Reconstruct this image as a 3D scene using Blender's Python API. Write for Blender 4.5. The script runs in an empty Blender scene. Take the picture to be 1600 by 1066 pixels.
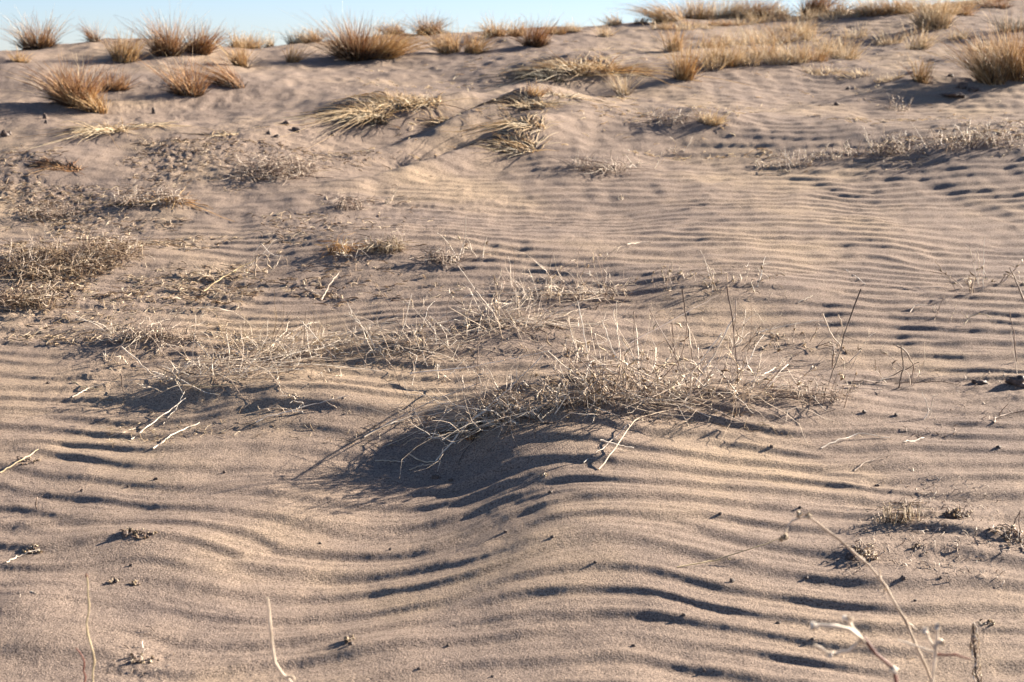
import bpy, math, random
import numpy as np
from mathutils import Vector

# ------------------------------------------------------------------ camera, world, sun
scene = bpy.context.scene
H_CAM = 1.40
LENS = 60.0
F = 1600 * LENS / 36.0
TANP = 433 / F
PITCH = math.atan(TANP)
cam_data = bpy.data.cameras.new("camera")
cam = bpy.data.objects.new("camera", cam_data)
scene.collection.objects.link(cam)
cam.location = (0, 0, H_CAM)
cam.rotation_euler = (math.pi / 2 - PITCH, 0, 0)
cam_data.lens = LENS
cam_data.sensor_width = 36
cam_data.clip_start = 0.05
cam_data.clip_end = 5000
cam_data.dof.use_dof = True
cam_data.dof.focus_distance = 5.6
cam_data.dof.aperture_fstop = 5.8
scene.camera = cam

SUN_EL, SUN_AZ = math.radians(20.5), math.radians(29.0)   # azimuth: from +x towards +y
world = bpy.data.worlds.new("World")
scene.world = world
world.use_nodes = True
wn = world.node_tree.nodes
sky = wn.new("ShaderNodeTexSky")
sky.sky_type = 'NISHITA'
sky.sun_disc = False
sky.sun_elevation = SUN_EL
sky.sun_rotation = math.pi / 2 - SUN_AZ
sky.altitude = 300
sky.air_density = 1.0
sky.dust_density = 0.1
sky.ozone_density = 4.0
tint = wn.new("ShaderNodeMix"); tint.data_type = 'RGBA'; tint.blend_type = 'MULTIPLY'; tint.inputs[0].default_value = 1
gc = wn.new("ShaderNodeTexCoord"); gs = wn.new("ShaderNodeSeparateXYZ"); gr = wn.new("ShaderNodeValToRGB")   # sky tint: bluer at the horizon, warmed higher up to neutralise the fill light
world.node_tree.links.new(gc.outputs['Generated'], gs.inputs[0]); world.node_tree.links.new(gs.outputs[2], gr.inputs[0])
gr.color_ramp.elements[0].position = .04; gr.color_ramp.elements[0].color = (.66, .70, .92, 1)
gr.color_ramp.elements[1].position = .35; gr.color_ramp.elements[1].color = (.88, .74, .72, 1)
world.node_tree.links.new(gr.outputs[0], tint.inputs[7])
world.node_tree.links.new(sky.outputs[0], tint.inputs[6])
world.node_tree.links.new(tint.outputs[2], wn["Background"].inputs[0])
wn["Background"].inputs[1].default_value = 0.05
sd = bpy.data.lights.new("sun", 'SUN')
sd.energy = 5.0
sd.angle = math.radians(0.5)
sd.color = (1.0, 0.90, 0.77)
sun = bpy.data.objects.new("sun", sd)
scene.collection.objects.link(sun)
sdir = Vector((math.cos(SUN_AZ) * math.cos(SUN_EL), math.sin(SUN_AZ) * math.cos(SUN_EL), math.sin(SUN_EL)))
sun.rotation_euler = sdir.to_track_quat('Z', 'Y').to_euler()
sun.location = sdir * 30
scene.view_settings.view_transform = 'Standard'
scene.view_settings.look = 'None'
scene.view_settings.exposure = 2.15
scene.view_settings.gamma = 1
scene.cycles.max_bounces = 5
scene.cycles.diffuse_bounces = 1

rng = np.random.default_rng(7)
random.seed(7)

# ------------------------------------------------------------------ noise helpers (periodic, FFT made)
class Tex:
    def __init__(s, n, L, arr): s.n, s.L, s.a = n, L, arr
    def __call__(s, x, y):
        fx = (np.asarray(x, float) / s.L * s.n) % s.n; fy = (np.asarray(y, float) / s.L * s.n) % s.n
        i = np.floor(fx).astype(int); j = np.floor(fy).astype(int)
        a = fx - i; b = fy - j
        i %= s.n; j %= s.n
        i2 = (i + 1) % s.n; j2 = (j + 1) % s.n
        A = s.a
        return (A[j, i] * (1 - a) + A[j, i2] * a) * (1 - b) + (A[j2, i] * (1 - a) + A[j2, i2] * a) * b

def freq(n, L):
    f = np.fft.fftfreq(n, L / n)
    return np.meshgrid(f, f)

def band_noise(n, L, lam_hi, lam_lo, power, seed, stretch=1.0):
    r = np.random.default_rng(seed)
    W = np.fft.fft2(r.standard_normal((n, n)))
    kx, ky = freq(n, L)
    k = np.sqrt((kx * stretch) ** 2 + ky ** 2) + 1e-9
    m = (k > 1 / lam_hi) * np.exp(-(k * lam_lo) ** 2) * k ** (-power)
    a = np.real(np.fft.ifft2(W * m))
    return Tex(n, L, a / a.std())

def ripple_noise(n, L, lam, sx, sy, seed):
    r = np.random.default_rng(seed)
    W = np.fft.fft2(r.standard_normal((n, n)))
    kx, ky = freq(n, L)
    k0 = 1 / lam
    m = np.exp(-((ky - k0) / (sy * k0)) ** 2 / 2 - (kx / (sx * k0)) ** 2 / 2)
    a = np.fft.ifft2(W * m)
    return Tex(n, L, a / np.sqrt((np.abs(a) ** 2).mean()))

big = band_noise(512, 40.0, 6.0, 1.1, 1.6, 1)
mid = band_noise(1024, 20.0, 1.6, 0.12, 1.3, 2, 0.6)
rough = band_noise(1024, 8.0, 0.22, 0.012, 1.0, 3, 0.6)
warp = band_noise(512, 16.0, 3.0, 0.5, 1.0, 4)
patch = band_noise(512, 25.0, 3.0, 0.3, 1.0, 5, 0.7)
rip = ripple_noise(2048, 12.8, 0.145, 0.14, 0.20, 6)
rip2 = ripple_noise(2048, 12.8, 0.06, 0.09, 0.20, 8)

# ------------------------------------------------------------------ terrain
UC = np.array([-900, -400, 0, 100, 230, 400, 500, 620, 800, 900, 1000, 1060, 1150, 1250, 1330, 1400, 1500, 1600, 1900, 2600], float)
VC = np.array([80, 76, 74, 68, 64, 66, 62, 58, 56, 50, 43, 38, 33, 22, 20, 15, 4, -9, -30, -40], float)
DC = np.interp(UC, [0, 800, 1600], [14.0, 15.5, 19.5])
XC = (UC - 800) / F * DC
ZC = H_CAM + (100 - VC) / F * DC

def smin(a, b, k): 
    m = np.minimum(a, b)
    return m - k * np.log(np.exp(-(a - m) / k) + np.exp(-(b - m) / k))

def base(x, y):
    yc = np.interp(x, XC, DC); zc = np.interp(x, XC, ZC) + 0.06
    s = zc / (yc - 3.7)
    d = y - 3.7
    l1 = s * (0.25 * np.log1p(np.exp(np.clip(d / 0.25, -40, 40))) * (d < 9) + d * (d >= 9)) - 0.02
    l2 = zc - 0.13 * (y - yc)
    l2 = np.maximum(l2, -3 + 0 * l2)
    return smin(l1, l2, 0.09)

def ray(u, v):
    cx, cy = (u - 800) / F, (533 - v) / F
    c, s = math.cos(PITCH), math.sin(PITCH)
    return np.array([cx, c + cy * s, -s + cy * c])

YS = np.concatenate([np.linspace(0.8, 9, 2400), np.linspace(9.005, 26, 2400)])
def cast(u, v, fn):
    d = ray(u, v); t = YS / d[1]
    x = d[0] * t; z = H_CAM + d[2] * t
    g = fn(x, YS)
    hit = np.nonzero(z < g)[0]
    i = hit[0] if len(hit) else int(np.argmin((z - g)[YS > 8])) + int((YS <= 8).sum())
    return float(x[i]), float(YS[i]), float(g[i])

def G(u, v):
    x, y, _ = cast(u, v, base); return x, y

# bumps: u, v of the centre, sigma x (m), sigma y (m), height, rotation (deg)
BUMPS = []
def bump(u, v, sx, sy, a, rot=0):
    x, y = G(u, v); BUMPS.append((x, y, sx, sy, a, math.radians(rot)))
bump(960, 690, .34, .34, .055, -10)       # the mound the main weeds grow on
bump(900, 800, .32, .6, .04, 10)
bump(1080, 630, .40, .22, .05)
bump(630, 820, .24, .5, -.07, -25)
bump(800, 700, .16, .16, .035, 20)       # hollow to its left
bump(640, 720, .22, .20, -.035)
bump(860, 655, .16, .10, .05)
bump(790, 668, .12, .09, .045)
bump(735, 690, .09, .08, .03)
bump(300, 614, .10, .07, .035)
bump(925, 640, .15, .10, .03)
bump(1240, 640, .30, .22, .045)
bump(400, 615, .26, .16, .035)            # mound under the left weeds
bump(240, 655, .16, .14, -.015)
bump(510, 640, .20, .10, .035)
bump(810, 530, .34, .20, .055)            # behind the main one
bump(600, 560, .25, .15, .03)
bump(1160, 470, .34, .20, .045)
bump(270, 540, .26, .14, .03)
bump(1000, 900, .5, .3, .02)
bump(1330, 880, .14, .12, .03)
bump(1480, 830, .14, .10, .03)
bump(1300, 880, .10, .12, -.015)
bump(220, 845, .11, .08, .022)
bump(560, 1010, .13, .09, .025)
bump(505, 1020, .09, .07, -.015)
bump(80, 1000, .14, .10, .025)
bump(20, 940, .10, .08, .02)
bump(905, 200, .55, .55, .07)             # dark hollow and the mound on its right
bump(870, 170, .40, .5, .05)
bump(850, 172, .22, .34, .07)
bump(830, 226, .18, .25, .07)
bump(730, 205, .60, .10, .12, 52)  # narrow ridge added to throw a long diagonal shadow streak
bump(720, 250, .55, .09, .11, 52)  # second ridge, likewise shaped for its shadow streak
bump(690, 180, .40, .08, .03, 55)
bump(680, 230, .38, .5, -.08)
bump(575, 182, .14, .25, .05)
bump(900, 118, .3, .25, .08)
bump(1000, 235, .5, .12, .04, 60)
bump(500, 195, .5, .09, .04, 60)
bump(840, 140, .45, .12, .06, 60)
bump(1350, 158, .9, .12, .05, 50)
bump(40, 172, .6, .10, .05, 30)
bump(640, 230, .45, .6, -.05, -20)
bump(610, 195, .4, .4, -.05)
bump(620, 175, .40, .30, .05)
bump(880, 120, .6, .6, .10)
bump(1110, 205, .22, .3, .06)
bump(1010, 235, .3, .3, -.04)
bump(60, 262, .30, .28, .07)
bump(150, 215, .30, .3, .04)
bump(430, 275, .30, .2, .03)
bump(240, 315, .35, .2, .03)
bump(60, 410, .45, .25, .06)
bump(30, 475, .30, .14, .03)
bump(1570, 138, .5, .6, .14)
bump(1480, 165, .4, .5, -.05)
bump(1200, 115, 1.1, .6, .13)
bump(1450, 235, .9, .35, .05)
bump(1500, 60, 1.0, 1.2, .06)
bump(1260, 400, .8, .8, .05)
bump(700, 400, .5, .4, .05)
bump(560, 390, .3, .25, .04)

# masks
def blob(x, y, L):
    out = np.zeros_like(x, float)
    for (cx, cy, sx, sy, a) in L:
        out = np.maximum(out, a * np.exp(-((x - cx) / sx) ** 2 / 2 - ((y - cy) / sy) ** 2 / 2))
    return out
ROUGH = [(*G(u, v), sx, sy, a) for u, v, sx, sy, a in [
    (120, 300, 1.3, 1.3, 1), (400, 280, .9, .9, .9), (80, 420, .9, .6, 1), (250, 380, .9, .6, .8), (60, 200, 1.5, 1.5, .7),
    (1480, 800, .16, .08, .3), (1500, 610, .25, .12, .35), (1450, 880, .2, .10, .2), (80, 960, .22, .15, .3), (30, 840, .15, .2, .4), (230, 1040, .18, .1, .6),
    (1440, 230, 1.1, .4, .4), (330, 560, .6, .25, .4), (560, 550, .4, .15, .4), (780, 470, .6, .2, .35), (950, 600, .5, .15, .3), (200, 600, .3, .2, .3)]]
FLAT = [(*G(u, v), sx, sy, a) for u, v, sx, sy, a in [
    (120, 300, 1.6, 1.2, .7), (400, 280, 1.1, .9, .6), (80, 420, 1.0, .6, .5), (100, 150, 2.5, 3, .9), (500, 120, 2.5, 2.5, .85), (700, 60, 3, 1.8, .8),
    (1240, 645, .22, .14, .8), (820, 545, .25, .12, .6), (1000, 640, .4, .1, .5), (400, 600, .35, .10, .5), (80, 960, .25, .22, .7),
    (1400, 60, 3, 2, .4), (230, 440, .5, .3, .4)]]
# ripple lines sweep over the mound: local shift of the phase (metres)
SHIFT = [(*G(u, v), sx, sy, a) for u, v, sx, sy, a in [(940, 900, .26, .7, .08), (1050, 1000, .3, .5, .05)]]
SHIFT_B = [(*G(u, v), sx, sy, a) for u, v, sx, sy, a in [(1420, 900, .25, .6, .04), (480, 900, .25, .5, .03)]]

YT = np.linspace(-4, 60, 3201)
YI = np.cumsum(np.interp(YT, [3.4, 4.4, 5.2, 6.8, 9, 12, 20], [.94, 1.04, 1.14, 1.25, 1.08, .98, .8])) * (YT[1] - YT[0])

def terrain(x, y):
    x = np.asarray(x, float); y = np.asarray(y, float)
    z = base(x, y)
    near = np.clip((y + 4) / 6, 0, 1) * np.exp(-np.clip(np.abs(x) - 12, 0, None) / 10)
    z = z + 0.040 * big(x + 3, y + 9) * np.clip((y - 3) / 9, .10, 1.0)
    z = z + (0.0035 + .0012 * np.clip(1.2 * blob(x, y, FLAT), 0, 1)) * mid(x, y) * np.clip(y / 9, .5, 1.3)
    for (cx, cy, sx, sy, a, r) in BUMPS:
        dx, dy = x - cx, y - cy
        c, s = math.cos(r), math.sin(r)
        X, Y = dx * c + dy * s, -dx * s + dy * c
        z = z + a * np.exp(-(X / sx) ** 2 / 2 - (Y / sy) ** 2 / 2)
    ro = blob(x, y, ROUGH); fl = blob(x, y, FLAT)
    amp = (1 - fl)
    # phase coordinate; wavelength grows a little up the slope
    Y = np.interp(y, YT, YI)
    sh = blob(x, y, SHIFT) + 0.0
    sh2 = blob(x, y, SHIFT_B)
    Y = Y - sh * 1.0 + sh2 * 1.0 + 0.035 * warp(x, y) + 0.05 * x * 0.4
    c = rip(x + 5.1, Y + 7.3)
    ph = np.angle(c); m = np.minimum(1.0, np.abs(c) / .42) ** 1.3
    prof = np.sin(ph) + 0.32 * np.sin(2 * ph) + .08 * np.sin(3 * ph)
    grow = np.interp(y, [3, 4.5, 6.5, 8, 12, 20], [1.06, 1.0, .90, .95, 1.1, 1.1])
    z = z + 0.0048 * amp * grow * m * prof * np.clip(.97 + .2 * patch(x, y), .68, 1.25)
    c2 = rip2(x * 1.0, Y * 1.0)
    z = z + 0.0007 * amp * np.real(c2)
    z = z + (0.0002 + 0.0018 * ro * np.clip(.6 + .6 * patch(x + 5, y), .1, 1.6)) * rough(x, y)
    return z

def ground_hit(u, v): return cast(u, v, terrain)

# ------------------------------------------------------------------ object helpers
def tag(o, label=None, cat=None, group=None, kind=None):
    for k, val in (('label', label), ('category', cat), ('group', group), ('kind', kind)):
        if val: o[k] = val
    return o

def empty(name, loc, label, cat, group=None):
    o = bpy.data.objects.new(name, None)
    o.empty_display_size = 0.05
    scene.collection.objects.link(o); o.location = loc
    return tag(o, label, cat, group)

def mesh_obj(name, V, Fq, mat, parent=None, rnd=None, smooth=True, origin=None):
    me = bpy.data.meshes.new(name)
    V = np.asarray(V, np.float32); Fq = np.asarray(Fq, np.int32)
    if origin is None and parent is not None: origin = parent.location
    if origin is None: origin = (float(V[:, 0].mean()), float(V[:, 1].mean()), float(V[:, 2].min()))
    V = V - np.array(origin, np.float32)
    k = Fq.shape[1]
    me.vertices.add(len(V)); me.vertices.foreach_set('co', V.ravel())
    me.loops.add(Fq.size); me.loops.foreach_set('vertex_index', Fq.ravel())
    me.polygons.add(len(Fq))
    me.polygons.foreach_set('loop_start', np.arange(0, Fq.size, k, dtype=np.int32))
    me.polygons.foreach_set('loop_total', np.full(len(Fq), k, np.int32))
    me.polygons.foreach_set('use_smooth', np.full(len(Fq), smooth))
    me.update(calc_edges=True)
    if rnd is not None:
        a = me.attributes.new('rnd', 'FLOAT', 'POINT'); a.data.foreach_set('value', np.asarray(rnd, np.float32))
    me.materials.append(mat)
    o = bpy.data.objects.new(name, me)
    scene.collection.objects.link(o)
    if parent is not None: o.parent = parent
    else: o.location = origin
    return o

def tubes(P, R, sides=3):
    """P (N,S,3) centre lines, R (N,S) radii -> verts, quads, strand random"""
    N, S, _ = P.shape
    T = np.gradient(P, axis=1); T /= (np.linalg.norm(T, axis=2, keepdims=True) + 1e-9)
    ref = np.where(np.abs(T[..., 2:3]) > .9, np.array([1., 0, 0]), np.array([0, 0, 1.]))
    A = np.cross(T, ref); A /= (np.linalg.norm(A, axis=2, keepdims=True) + 1e-9)
    B = np.cross(T, A)
    an = np.arange(sides) / sides * 2 * math.pi
    ring = (A[:, :, None, :] * np.cos(an)[None, None, :, None] + B[:, :, None, :] * np.sin(an)[None, None, :, None]) * R[:, :, None, None]
    V = (P[:, :, None, :] + ring).reshape(-1, 3)
    n = np.arange(N)[:, None, None] * S * sides; s = np.arange(S - 1)[None, :, None] * sides; k = np.arange(sides)[None, None, :]
    k2 = (k + 1) % sides
    q = np.stack([n + s + k, n + s + k2, n + s + sides + k2, n + s + sides + k], -1).reshape(-1, 4)
    return V, q, N, S * sides

def tube_obj(name, P, R, mat, parent=None, sides=3, rnd=None, **kw):
    V, q, N, per = tubes(P, R, sides)
    r = rng.random(N) if rnd is None else rnd
    return mesh_obj(name, V, q, mat, parent, np.repeat(r, per), **kw)

# ------------------------------------------------------------------ materials
def new_mat(name):
    m = bpy.data.materials.new(name); m.use_nodes = True
    return m, m.node_tree, m.node_tree.nodes["Principled BSDF"]

def sand_material():
    m, nt, bs = new_mat("dune_sand")
    N, L = nt.nodes, nt.links
    tc = N.new("ShaderNodeTexCoord")
    def noise(scale, detail=3, rough=.55):
        n = N.new("ShaderNodeTexNoise"); n.inputs['Scale'].default_value = scale
        n.inputs['Detail'].default_value = detail; n.inputs['Roughness'].default_value = rough
        L.new(tc.outputs['Object'], n.inputs['Vector']); return n
    def ramp(src, stops):
        r = N.new("ShaderNodeValToRGB"); e = r.color_ramp.elements
        while len(e) < len(stops): e.new(.5)
        for el, (p, c) in zip(e, stops): el.position = p; el.color = (*c, 1)
        L.new(src, r.inputs[0]); return r
    def mix(kind, f, a, b):
        x = N.new("ShaderNodeMix"); x.data_type = 'RGBA'; x.blend_type = kind
        if isinstance(f, float): x.inputs[0].default_value = f
        else: L.new(f, x.inputs[0])
        L.new(a, x.inputs[6]); L.new(b, x.inputs[7]); return x.outputs[2]
    n1 = noise(1.1, 4, .6)
    c = ramp(n1.outputs[0], [(.28, (.190, .147, .123)), (.50, (.242, .184, .143)), (.68, (.315, .237, .165))]).outputs[0]
    n2 = noise(22, 4, .6)
    c2 = ramp(n2.outputs[0], [(.3, (.86, .85, .85)), (.6, (1.04, 1.03, 1.02))]).outputs[0]
    c = mix('MULTIPLY', 1.0, c, c2)
    n3 = noise(170, 4, .75)          # single grains
    c3 = ramp(n3.outputs[0], [(.385, (.34, .31, .31)), (.455, (.88, .87, .86)), (.54, (1.04, 1.04, 1.04)), (.63, (1.45, 1.42, 1.36))]).outputs[0]
    c = mix('MULTIPLY', 1.0, c, c3)
    L.new(c, bs.inputs['Base Color'])
    bs.inputs['Roughness'].default_value = .92
    bs.inputs['Specular IOR Level'].default_value = .15
    b1 = N.new("ShaderNodeBump"); b1.inputs['Strength'].default_value = .9; b1.inputs['Distance'].default_value = .0042
    L.new(noise(210, 3, .65).outputs[0], b1.inputs['Height'])
    b2 = N.new("ShaderNodeBump"); b2.inputs['Strength'].default_value = .35; b2.inputs['Distance'].default_value = .006
    L.new(noise(45, 4, .6).outputs[0], b2.inputs['Height']); L.new(b1.outputs[0], b2.inputs['Normal'])
    L.new(b2.outputs[0], bs.inputs['Normal'])
    return m

def plant_material(name, cols, rough=.6, transl=.42, along=30):
    m, nt, bs = new_mat(name)
    N, L = nt.nodes, nt.links
    at = N.new("ShaderNodeAttribute"); at.attribute_name = 'rnd'
    r = N.new("ShaderNodeValToRGB"); e = r.color_ramp.elements
    while len(e) < len(cols): e.new(.5)
    for i, (el, c) in enumerate(zip(e, cols)): el.position = i / (len(cols) - 1); el.color = (*c, 1)
    L.new(at.outputs['Fac'], r.inputs[0])
    tc = N.new("ShaderNodeTexCoord"); n = N.new("ShaderNodeTexNoise"); n.inputs['Scale'].default_value = along
    L.new(tc.outputs['Object'], n.inputs['Vector'])
    r2 = N.new("ShaderNodeValToRGB"); r2.color_ramp.elements[0].position = .3; r2.color_ramp.elements[0].color = (.62, .58, .55, 1)
    r2.color_ramp.elements[1].position = .6; r2.color_ramp.elements[1].color = (1.05, 1.05, 1.05, 1)
    L.new(n.outputs[0], r2.inputs[0])
    x = N.new("ShaderNodeMix"); x.data_type = 'RGBA'; x.blend_type = 'MULTIPLY'; x.inputs[0].default_value = 1
    L.new(r.outputs[0], x.inputs[6]); L.new(r2.outputs[0], x.inputs[7])
    L.new(x.outputs[2], bs.inputs['Base Color'])
    bs.inputs['Roughness'].default_value = rough
    bs.inputs['Specular IOR Level'].default_value = .3
    if transl:
        t = N.new("ShaderNodeBsdfTranslucent"); ms = N.new("ShaderNodeMixShader"); ms.inputs[0].default_value = transl
        L.new(x.outputs[2], t.inputs[0]); L.new(bs.outputs[0], ms.inputs[1]); L.new(t.outputs[0], ms.inputs[2])
        L.new(ms.outputs[0], N["Material Output"].inputs[0])
    return m

M_SAND = sand_material()
M_GOLD = plant_material("golden_dry_grass", [(.34, .18, .075), (.56, .34, .14), (.72, .49, .23), (.86, .67, .40)])
M_RUST = plant_material("rust_dry_grass", [(.14, .062, .028), (.36, .175, .075), (.56, .31, .13), (.76, .52, .28)])
M_PALE = plant_material("pale_straw", [(.58, .41, .23), (.74, .56, .34), (.84, .69, .47), (.90, .79, .60)])
M_SAGE = plant_material("grey_sage", [(.12, .11, .085), (.22, .20, .15), (.32, .29, .22)])
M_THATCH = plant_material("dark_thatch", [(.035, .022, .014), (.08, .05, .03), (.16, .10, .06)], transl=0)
M_STRAW = plant_material("bleached_stalk", [(.60, .46, .32), (.78, .64, .48), (.88, .76, .61), (.92, .83, .70)], transl=.2)
M_STRAW_Y = plant_material("yellow_stalk", [(.50, .38, .20), (.62, .50, .30), (.70, .58, .38)], transl=.1)
M_TWIG = plant_material("weathered_twig", [(.16, .10, .07), (.32, .23, .165), (.52, .41, .31), (.72, .61, .48)], transl=0)
M_DARKTWIG = plant_material("dark_twig", [(.05, .03, .022), (.10, .06, .045), (.17, .11, .08)], transl=0)
M_LEAF = plant_material("curled_dead_leaf", [(.20, .13, .075), (.38, .27, .16), (.56, .44, .29), (.68, .57, .42)], transl=.15)
M_REDTWIG = plant_material("reddish_twig", [(.16, .05, .035), (.26, .10, .07)], transl=0)
M_MAT = plant_material("matted_brown_grass", [(.16, .10, .065), (.34, .235, .15), (.56, .43, .29), (.80, .67, .50)])
M_CLOD = plant_material("dark_clod", [(.05, .035, .03), (.12, .085, .065), (.25, .17, .12)], transl=0)  # dark brown tones, varied at random over each clod

# ------------------------------------------------------------------ the ground sheet
def build_ground():
    rows = [-600, -300, -120, -60, -30, -15, -8, -4, -2]
    y = -1.0
    while y < 2.6: rows.append(y); y += .05
    while y < 24:
        rows.append(y); y += min(.020, max(.0032, y * y / (F * 1.75) * .85)) if y < 19 else .08
    y = 24
    st = .3
    while y < 2500: rows.append(y); y += st; st *= 1.25
    Y = np.array(rows)
    t = np.linspace(-.345, .345, 901)
    ext = .345 + np.cumsum(np.geomspace(.0015, .4, 70))
    ext2 = ext[-1] + np.cumsum(np.geomspace(.6, 60, 16))
    t = np.concatenate([-ext2[::-1], -ext[::-1], t, ext, ext2])
    W = np.where(Y < 2.5, 2.5, Y)
    W = np.where(Y < -1, 2.5 + (-Y - 1) * .4, W)
    X = t[None, :] * W[:, None]
    YY = np.repeat(Y[:, None], len(t), 1)
    Z = terrain(X.ravel(), YY.ravel())
    V = np.stack([X.ravel(), YY.ravel(), Z], 1)
    nr, nc = X.shape
    i = np.arange(nr - 1)[:, None] * nc + np.arange(nc - 1)[None, :]
    q = np.stack([i, i + 1, i + nc + 1, i + nc], -1).reshape(-1, 4)
    o = mesh_obj("ground", V, q, M_SAND, origin=(0, 0, 0))
    tag(o, "wind rippled tan sand dune slope rising to a grassy crest", "sand", kind='structure')
build_ground()

# ------------------------------------------------------------------ generators
def blades(cx, cy, W, Dp, Hh, n, lean=0., splay=.5, droop=.35, S=7, r0=.0022, jitter=.10, leany=0., mess=.17):
    k = rng.integers(0, 9, n); offs = rng.normal(0, mess * 1.7, (9, 2))
    a = rng.random(n) * 2 * math.pi; rr = np.sqrt(rng.random(n))
    bx = cx + np.cos(a) * rr * W * .5; by = cy + np.sin(a) * rr * Dp * .5
    bz = terrain(bx, by) - .012
    L = Hh * (0.30 + .5 * rng.random(n) + .5 * rng.random(n) ** 3)
    sx = np.cos(a) * rr * splay + lean + rng.normal(0, mess, n) + offs[k, 0]
    sy = np.sin(a) * rr * splay + leany + rng.normal(0, mess, n) + offs[k, 1]
    s = np.linspace(0, 1, S)[None, :]
    dr = droop * (.4 + rng.random(n))[:, None]
    hx = (sx[:, None] * (s + dr * s ** 2)) * L[:, None]
    hy = (sy[:, None] * (s + dr * s ** 2)) * L[:, None]
    mag = np.sqrt(sx ** 2 + sy ** 2)[:, None]
    hz = L[:, None] * (s * (1 - .18 * mag) - dr * .5 * mag * s ** 2.2)
    P = np.stack([bx[:, None] + hx, by[:, None] + hy, bz[:, None] + hz], -1)
    P[:, 1:, :] += rng.normal(0, jitter, (n, S - 1, 3)) * .12 * L[:, None, None]
    g = terrain(P[..., 0].ravel(), P[..., 1].ravel()).reshape(n, S)
    P[:, 1:, 2] = np.maximum(P[:, 1:, 2], g[:, 1:] + .004)
    R = r0 * (.7 + .6 * rng.random((n, 1))) * (1 - .75 * s)
    return P, R

def tuft(u, v, w, h, label, mat=None, lean=0., n=260, splay=.45, droop=.3, depth=.8, group="dry grass tufts along the dune crest", thatch=.25, name='grass_tuft', r0=.0022, sprigs=.12):
    x, y, z = ground_hit(u, v)
    D = math.hypot(x, y); W = w / F * D; Hh = h / F * D
    root = empty(name, (x, y, z), label, 'grass tuft', group)
    mat = mat or M_GOLD
    y += W * depth * .25
    P, R = blades(x, y, W * .8, W * depth * .7, Hh, int(n * 1.25), lean, splay * .65, droop, r0=r0)
    tube_obj('blades', P, R, mat, root)
    k = max(6, int(n * sprigs))
    P, R = blades(x, y, W * .8, W * depth * .6, Hh * 1.3, k, lean * 1.1, splay * .9, droop, r0=r0 * .75)
    tube_obj('seed_stalks', P, R, M_PALE if mat is not M_SAGE else M_SAGE, root)
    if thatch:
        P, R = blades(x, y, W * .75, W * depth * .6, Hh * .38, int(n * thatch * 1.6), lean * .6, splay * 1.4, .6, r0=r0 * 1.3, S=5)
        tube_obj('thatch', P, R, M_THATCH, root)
    return root

def stems_paths(bx, by, L, dirx, diry, up, S=8, kink=.25, sag=.3, lift=.006, clampg=True):
    """bent, broken stems; arrays of N"""
    N = len(bx)
    d = np.stack([dirx, diry, up], 1).astype(float); d /= np.linalg.norm(d, axis=1, keepdims=True)
    P = np.zeros((N, S, 3)); P[:, 0, 0] = bx; P[:, 0, 1] = by; P[:, 0, 2] = terrain(bx, by) - .01
    kk = rng.integers(2, S, N)
    for i in range(1, S):
        d = d + rng.normal(0, kink * .28, (N, 3))
        isk = (kk == i)[:, None]
        d = d + isk * rng.normal(0, kink * 2.2, (N, 3)) - isk * np.array([0, 0, kink * 1.6])
        d[:, 2] -= sag / S
        d /= np.linalg.norm(d, axis=1, keepdims=True)
        P[:, i] = P[:, i - 1] + d * (L / (S - 1))[:, None]
    if clampg:
        g = terrain(P[..., 0].ravel(), P[..., 1].ravel()).reshape(N, S)
        P[:, 1:, 2] = np.maximum(P[:, 1:, 2], g[:, 1:] + lift * rng.random((N, 1)) + .001)
    return P

def strands(one, many, P, R, mat, root, sides=3):
    if len(P) < 12:
        for i in range(len(P)): tube_obj(one, P[i:i + 1], R[i:i + 1], mat, root, sides)
    else: tube_obj(many, P, R, mat, root, sides)

def taper(N, S, r, tip=.45):
    return r * (.7 + .6 * rng.random((N, 1))) * np.linspace(1, tip, S)[None, :]

def side_twigs(P, n, length, spread=1., up=.4, S=5, curl=.5):
    """twigs growing from random points of existing stems P"""
    i = rng.integers(0, len(P), n); j = rng.integers(P.shape[1] // 4, P.shape[1] - 1, n)
    st = P[i, j]; t = P[i, j + 1] - P[i, j]; t /= np.linalg.norm(t, axis=1, keepdims=True) + 1e-9
    d = t * .6 + rng.normal(0, spread * .6, (n, 3)) + np.array([0, 0, up])
    d /= np.linalg.norm(d, axis=1, keepdims=True)
    L = length * (.4 + rng.random(n))
    Q = np.zeros((n, S, 3)); Q[:, 0] = st
    for k in range(1, S):
        d = d + rng.normal(0, curl * .45, (n, 3)); d /= np.linalg.norm(d, axis=1, keepdims=True)
        Q[:, k] = Q[:, k - 1] + d * (L / (S - 1))[:, None]
    g = terrain(Q[..., 0].ravel(), Q[..., 1].ravel()).reshape(n, S)
    Q[..., 2] = np.maximum(Q[..., 2], g + .002)
    return Q

def leaf_strips(P, n, length, r=.0022):
    Q = side_twigs(P, n, length, 1.2, 0., 5, 1.1)
    prof = np.array([.4, 1.3, 1.5, 1.0, .2])[None, :] * r * (.6 + .8 * rng.random((n, 1)))
    return Q, prof

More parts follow.
